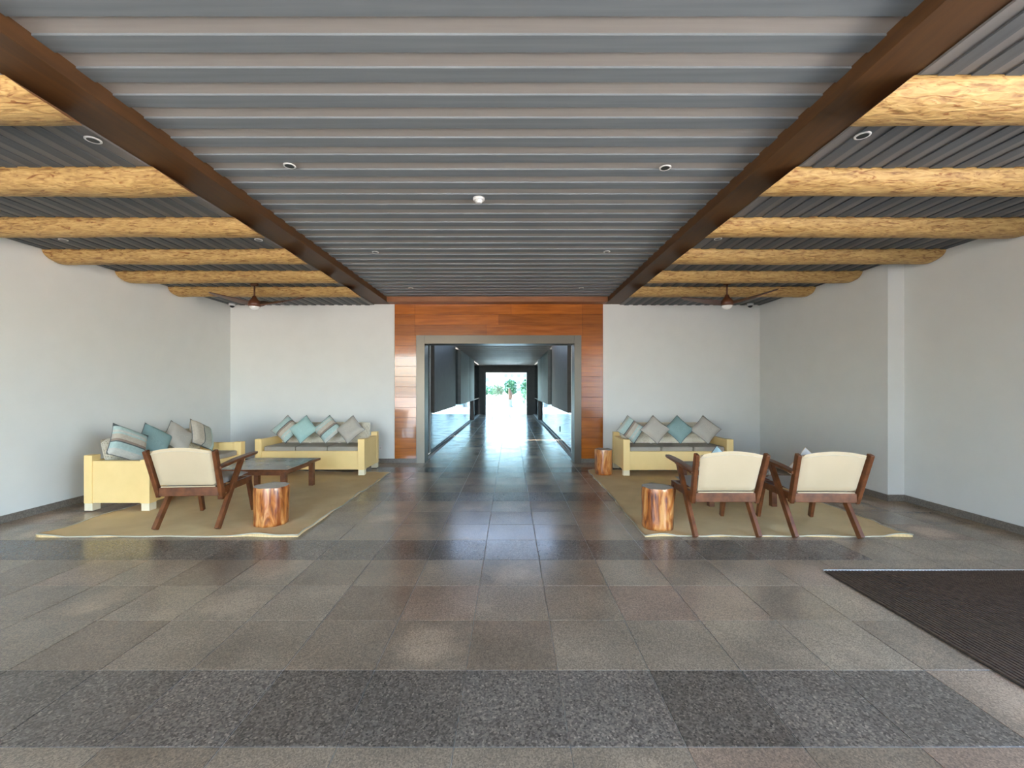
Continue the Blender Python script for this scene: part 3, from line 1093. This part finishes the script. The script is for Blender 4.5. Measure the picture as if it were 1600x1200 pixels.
coffee_table('low mahogany table with grey stone top on the left rug', -4.00, -2.97, 5.70, 6.70)
coffee_table('low dark table behind the two armchairs on the right rug', 2.44, 3.42, 5.34, 6.38)

# ================================================================== STUMPS
def stump(label, x, y, r, h, seed, z=.010):
    t = thing('stump_stool', label, 'stool', (x, y, z))
    rng = random.Random(seed)
    off = rng.uniform(0, 60)
    n, m = 40, 14
    vs_, fs_ = [], []
    for k in range(m + 1):
        v = k / m
        for i in range(n):
            a = 2 * PI * i / n
            rr = r * (1 + .05 * mnoise.noise(Vector((math.cos(a) * 1.3 + off, math.sin(a) * 1.3, v * .8)))
                      + .035 * mnoise.noise(Vector((math.cos(a) * 5 + off, math.sin(a) * 5, v * 2)))
                      + .02 * mnoise.noise(Vector((math.cos(a) * 12 + off, math.sin(a) * 12, v * 3))))
            rr *= 1.0 + .03 * (v - .5)
            if k == m: rr *= .975
            zz = h * v + (.012 * mnoise.noise(Vector((math.cos(a) * 2 + off, math.sin(a) * 2, 9))) if k == m else 0)
            vs_.append((rr * math.cos(a), rr * math.sin(a), zz))
    for k in range(m):
        for i in range(n):
            j = (i + 1) % n
            fs_.append((k * n + i, k * n + j, (k + 1) * n + j, (k + 1) * n + i))
    fs_.append(tuple(range(n - 1, -1, -1)))
    MB().add(vs_, fs_).build('bark_side', 'stump', t, smooth=True)
    MB().add([vs_[m * n + i] for i in range(n)], [tuple(range(n))]).build('cut_top', 'stump_top', t)
    return t
stump('varnished tree stump stool beside the armchair on the left rug', -2.655, 4.76, .178, .415, 3)
stump('varnished tree stump stool at the near left corner of the right rug', 1.583, 4.625, .163, .435, 8)
stump('smaller tree stump stool by the arm of the sofa right of the doorway', 1.625, 7.50, .150, .43, 14)

# ================================================================== RUGS
def rug(label, x0, x1, y0, y1, seed, skew=0.0):
    cx, cy = (x0 + x1) / 2, (y0 + y1) / 2
    t = thing('rug', label, 'rug', (cx, cy, 0))
    nx, ny = 66, 84
    off = seed * 7.3
    def P(u, v):
        x = x0 + (x1 - x0) * u + skew * v
        y = y0 + (y1 - y0) * v
        ed = min(u * (x1 - x0), (1 - u) * (x1 - x0), v * (y1 - y0), (1 - v) * (y1 - y0))
        k = max(0, 1 - ed / .18)
        z = .0075 + .030 * k * k * max(0, mnoise.noise(Vector((x * 3.1 + off, y * 3.1, 1)))) * 1.6
        dx = .034 * k * mnoise.noise(Vector((off, y * 3.2, 4)))
        dy = .030 * k * mnoise.noise(Vector((x * 3.2, off, 8)))
        return (x + dx - cx, y + dy - cy, z)
    vs_ = [P(i / nx, k / ny) for i in range(nx + 1) for k in range(ny + 1)]
    m = ny + 1
    fs_ = [(i * m + k, (i + 1) * m + k, (i + 1) * m + k + 1, i * m + k + 1) for i in range(nx) for k in range(ny)]
    ring = [i * m for i in range(nx)] + [nx * m + k for k in range(ny)] + [i * m + ny for i in range(nx, 0, -1)] + [k for k in range(ny, 0, -1)]
    n0 = len(vs_)
    low = [(vs_[i][0], vs_[i][1], .001) for i in ring]
    vs2 = vs_ + low
    for q in range(len(ring)):
        r2 = (q + 1) % len(ring)
        fs_.append((ring[q], ring[r2], n0 + r2, n0 + q))
    MB().add(vs2, fs_).build('weave', 'rug', t, smooth=True)
    MB().tube([(vs_[i][0], vs_[i][1], vs_[i][2] - .001) for i in ring], .007, 6, True).build('edge_binding', 'binding', t, smooth=True)
    return t
rug('tan jute rug with pale binding under the left seating', -4.79, -2.15, 4.33, 7.66, 1)
rug('tan jute rug with pale binding under the right seating', 1.36, 4.06, 4.33, 7.80, 2, .05)

# ================================================================== DOOR MAT
t = thing('floor_mat', 'dark brown ribbed floor mat with silver edge at the right', 'mat', (3.95, 2.0, 0))
mx0, mx1, my0, my1 = -1.385, 1.25, -2.6, 1.51
MB().box(mx0, mx1, my0, my1, .0005, .006).build('base', 'mat_base', t)
MB().box(mx0, mx1, my1, my1 + .016, .0005, .014).build('edge_strip', 'alu', t, bevel=.002)
rb = MB()
x = mx0 + .004
while x < mx1 - .02:
    rb.box(x, x + .017, my0 + .003, my1 - .002, .006, .0125)
    x += .027
rb.build('ribs', 'mat_rib', t)['kind'] = 'stuff'

# ================================================================== CEILING FANS
def fan(label, x, y, angs):
    t = thing('ceiling_fan', label, 'ceiling fan', (x, y, ZS))
    MB().lathe([(.052, -.045), (.060, -.03), (.060, -.002)], 24).build('canopy', 'bronze', t, smooth=True)
    MB().lathe([(.013, -.22), (.013, -.04)], 12).build('down_rod', 'bronze', t, smooth=True)
    hub = MB().lathe([(.085, -.37), (.098, -.345), (.092, -.30), (.06, -.262), (.035, -.235), (.028, -.205), (.014, -.195)], 28).build('motor_housing', 'walnut', t, smooth=True)
    MB().lathe([(.002, -.432), (.035, -.427), (.062, -.41), (.078, -.385), (.082, -.366)], 28).build('light_globe', 'opal', hub, smooth=True)
    for a in angs:
        vs_, fs_ = [], []
        n = 16
        for i in range(n + 1):
            u = i / n
            r = .055 + u * .66
            w = (.075 + .035 * math.sin(min(1, u * 2.2) * PI * .5) - .055 * u) * (1 if u < .93 else (1 - ((u - .93) / .07) ** 2 * .75))
            z = -.325 + .175 * u ** 1.15
            sw = -.09 * u ** 2
            tw = R(24) * (1 - .5 * u)
            for side, dz in ((-1, -.005), (1, -.005), (1, .005), (-1, .005)):
                yy = sw + side * w * math.cos(tw)
                zz = z + side * w * math.sin(tw) * .8 + dz
                vs_.append((r, yy, zz))
        fs_ += [(3, 2, 1, 0), tuple(n * 4 + q for q in range(4))]
        for i in range(n):
            for q in range(4):
                fs_.append((i * 4 + q, i * 4 + (q + 1) % 4, (i + 1) * 4 + (q + 1) % 4, (i + 1) * 4 + q))
        MB().add(vs_, fs_).build('blade', 'walnut', t, smooth=False, rot=(0, 0, a))
    return t
fan('walnut three-blade ceiling fan with opal globe over the left seating', -4.10, 6.86, (R(188), R(35), R(112)))
fan('walnut three-blade ceiling fan with opal globe over the right seating', 3.42, 6.78, (R(-8), R(145), R(68)))

# ================================================================== SMALL CEILING FITTINGS
def downlight(label, x, y, z, r=.047):
    t = thing('downlight', label, 'downlight', (x, y, z), 0, 'recessed downlights')
    n = 24
    vs_, fs_ = [], []
    for rr, zz in ((r, 0.0), (r, -.005), (r * .76, -.007), (r * .72, -.004)):
        for i in range(n):
            a = 2 * PI * i / n
            vs_.append((rr * math.cos(a), rr * math.sin(a), zz))
    for k in range(3):
        for i in range(n):
            j = (i + 1) % n
            fs_.append((k * n + i, k * n + j, (k + 1) * n + j, (k + 1) * n + i))
    MB().add(vs_, fs_).build('trim_ring', 'white_plastic', t, smooth=True)
    MB().lathe([(r * .73, -.0055), (r * .73, .0)], n).build('dark_lens', 'black', t)
    return t
zc, zs = ZC - .007, ZS - .003
downlight('white-rimmed downlight in the left bay between the two nearest logs', -2.815, 2.89, zs)
downlight('white-rimmed downlight in the right bay between the two nearest logs', 2.33, 2.84, zs)
downlight('white-rimmed downlight in the centre ceiling, near left', -1.775, 3.44, zc)
downlight('white-rimmed downlight in the centre ceiling, near right', 1.25, 3.47, zc)
downlight('small downlight in the centre ceiling, middle left', -1.775, 5.62, zc, .043)
downlight('small downlight in the centre ceiling, middle right', 1.255, 5.60, zc, .043)
downlight('tiny far downlight in the centre ceiling, left above the portal', -1.775, 7.62, zc, .043)
downlight('tiny far downlight in the centre ceiling, right above the portal', 1.255, 7.62, zc, .043)
downlight('small downlight by the left wall between third and fourth logs', -5.04, 4.83, zs, .043)
downlight('small downlight by the left beam between third and fourth logs', -2.84, 4.83, zs, .043)
downlight('small downlight by the right beam between third and fourth logs', 2.32, 4.80, zs, .043)
t = thing('smoke_detector', 'white round smoke detector in the middle of the centre ceiling', 'smoke detector', (-.30, 4.03, zc))
MB().lathe([(.048, -.022), (.055, -.016), (.055, 0)], 28).build('base', 'white_plastic', t, smooth=True)
MB().lathe([(.012, -.048), (.030, -.044), (.034, -.022)], 24).build('sensor_cap', 'white_plastic', t, smooth=True)
for nm, x, y in (('left', -5.49, 8.45), ('right', 4.72, 8.45)):
    t = thing('security_camera', 'small white dome camera at the ceiling in the %s back corner' % nm, 'camera', (x, y, ZS - .002))
    MB().lathe([(.058, -.05), (.062, -.03), (.058, 0)], 24).build('housing', 'white_plastic', t, smooth=True)
    MB().lathe([(.004, -.088), (.026, -.080), (.042, -.064), (.046, -.048)], 24).build('dark_dome', 'black', t, smooth=True)
t = thing('wall_socket', 'small white socket low on the back wall beside the left sofa', 'socket', (-2.655, YB, .30))
MB().box(-.06, .06, -.012, 0, -.04, .04).build('plate', 'white_plastic', t, bevel=.004)
for s in (-1, 1):
    MB().box(s * .028 - .014, s * .028 + .014, -.015, -.011, -.012, .012).build('outlet', 'alu', t)

# ================================================================== BEYOND THE CORRIDOR
t = thing('sculpture', 'tall slender rust-brown sculpture on a pale plinth beyond the far opening', 'sculpture', (-.05, 34.4, -.01))
MB().lathe([(.26, 0), (.26, .06), (.20, .08), (.19, .55), (.23, .58), (.23, .62)], 20).build('plinth', 'corr_light', t, smooth=False)
mb = MB()
n = 12
for k in range(15):
    v = k / 14
    r = .19 * math.sin(PI * (.18 + .78 * v)) ** .8 * (1 - .45 * v) + .015
    for i in range(n):
        a = 2 * PI * i / n
        mb.v.append((r * math.cos(a) + .07 * math.sin(v * 5) * v, r * .7 * math.sin(a), .62 + .95 * v))
for k in range(14):
    for i in range(n):
        j = (i + 1) % n
        mb.f.append((k * n + i, k * n + j, (k + 1) * n + j, (k + 1) * n + i))
mb.f.append(tuple(14 * n + i for i in range(n)))
mb.build('figure', 'terracotta', t, smooth=True)

def tree(label, x, y, h, spread, seed, trunk_h=.45, nleaf=420, leaf=.16, name='tree', cat='tree', group=None):
    t = thing(name, label, cat, (x, y, -.06), 0, group)
    rng = random.Random(seed)
    th = h * trunk_h
    MB().lathe([(.05 * h / 3 + .02, 0), (.03 * h / 3 + .015, th), (.012, h * .8)], 8).build('trunk', 'trunk', t, smooth=True)
    mb = MB()
    for i in range(nleaf):
        a = rng.uniform(0, 2 * PI)
        ph = math.acos(rng.uniform(-1, 1))
        rr = rng.random() ** .4
        cx = spread * rr * math.sin(ph) * math.cos(a)
        cy = spread * rr * math.sin(ph) * math.sin(a)
        cz = th + (h - th) * .5 + (h - th) * .5 * rr * math.cos(ph)
        e = Euler((rng.uniform(-1, 1), rng.uniform(-1, 1), rng.uniform(0, 6))).to_matrix()
        l = leaf * rng.uniform(.6, 1.2)
        vs_ = [Vector((cx, cy, cz)) + e @ Vector(p) for p in ((-l, 0, 0), (0, -l * .5, .02), (l, 0, 0), (0, l * .5, .02))]
        mb.add(vs_, [(0, 1, 2, 3)])
    mb.build('foliage', 'leaf', t)
    return t
tree('young potted-size tree at the left edge of the far opening', -1.35, 31, 1.75, .35, 1, .5, 260, .09)
tree('low leafy shrub at the right edge of the far opening', 1.05, 33, 1.5, .40, 2, .25, 260, .09, 'shrub', 'shrub')
for i in range(11):
    tree('%s tree in the hazy row beyond the pool' % ['leftmost', 'second', 'third', 'fourth', 'fifth', 'middle', 'seventh', 'eighth', 'ninth', 'tenth', 'rightmost'][i],
         -8.6 + 1.75 * i + random.uniform(-.3, .3), 52 + random.uniform(-1.5, 1.5), random.uniform(2.0, 2.7), .80, 40 + i, .25, 520, .22,
         group='trees beyond the pool')
def far_building(label, x, y, w, h, d, nx, nz):
    t = thing('building', label, 'building', (x, y, -.06))
    MB().box(-w / 2, w / 2, 0, d, 0, h).build('wall', 'far_wall', t)
    MB().box(-w / 2 - .2, w / 2 + .2, -.2, d, h, h + .3).build('roof', 'far_wall', t)
    me = MB().box(0, w / nx * .5, -.12, .02, 0, h / nz * .45).mesh('window')
    me.materials.append(M['far_window'])
    for i in range(nx):
        for k in range(nz):
            obj('window', me, None, t, loc=(-w / 2 + w / nx * (i + .25), 0, h / nz * (k + .3)))
far_building('pale low building far beyond the pool, left', -13, 120, 15, 5.2, 8, 6, 2)
far_building('pale taller building far beyond the pool, centre', 2.5, 135, 10, 6.6, 8, 5, 3)
far_building('pale low building far beyond the pool, right', 16, 125, 13, 4.8, 8, 5, 2)
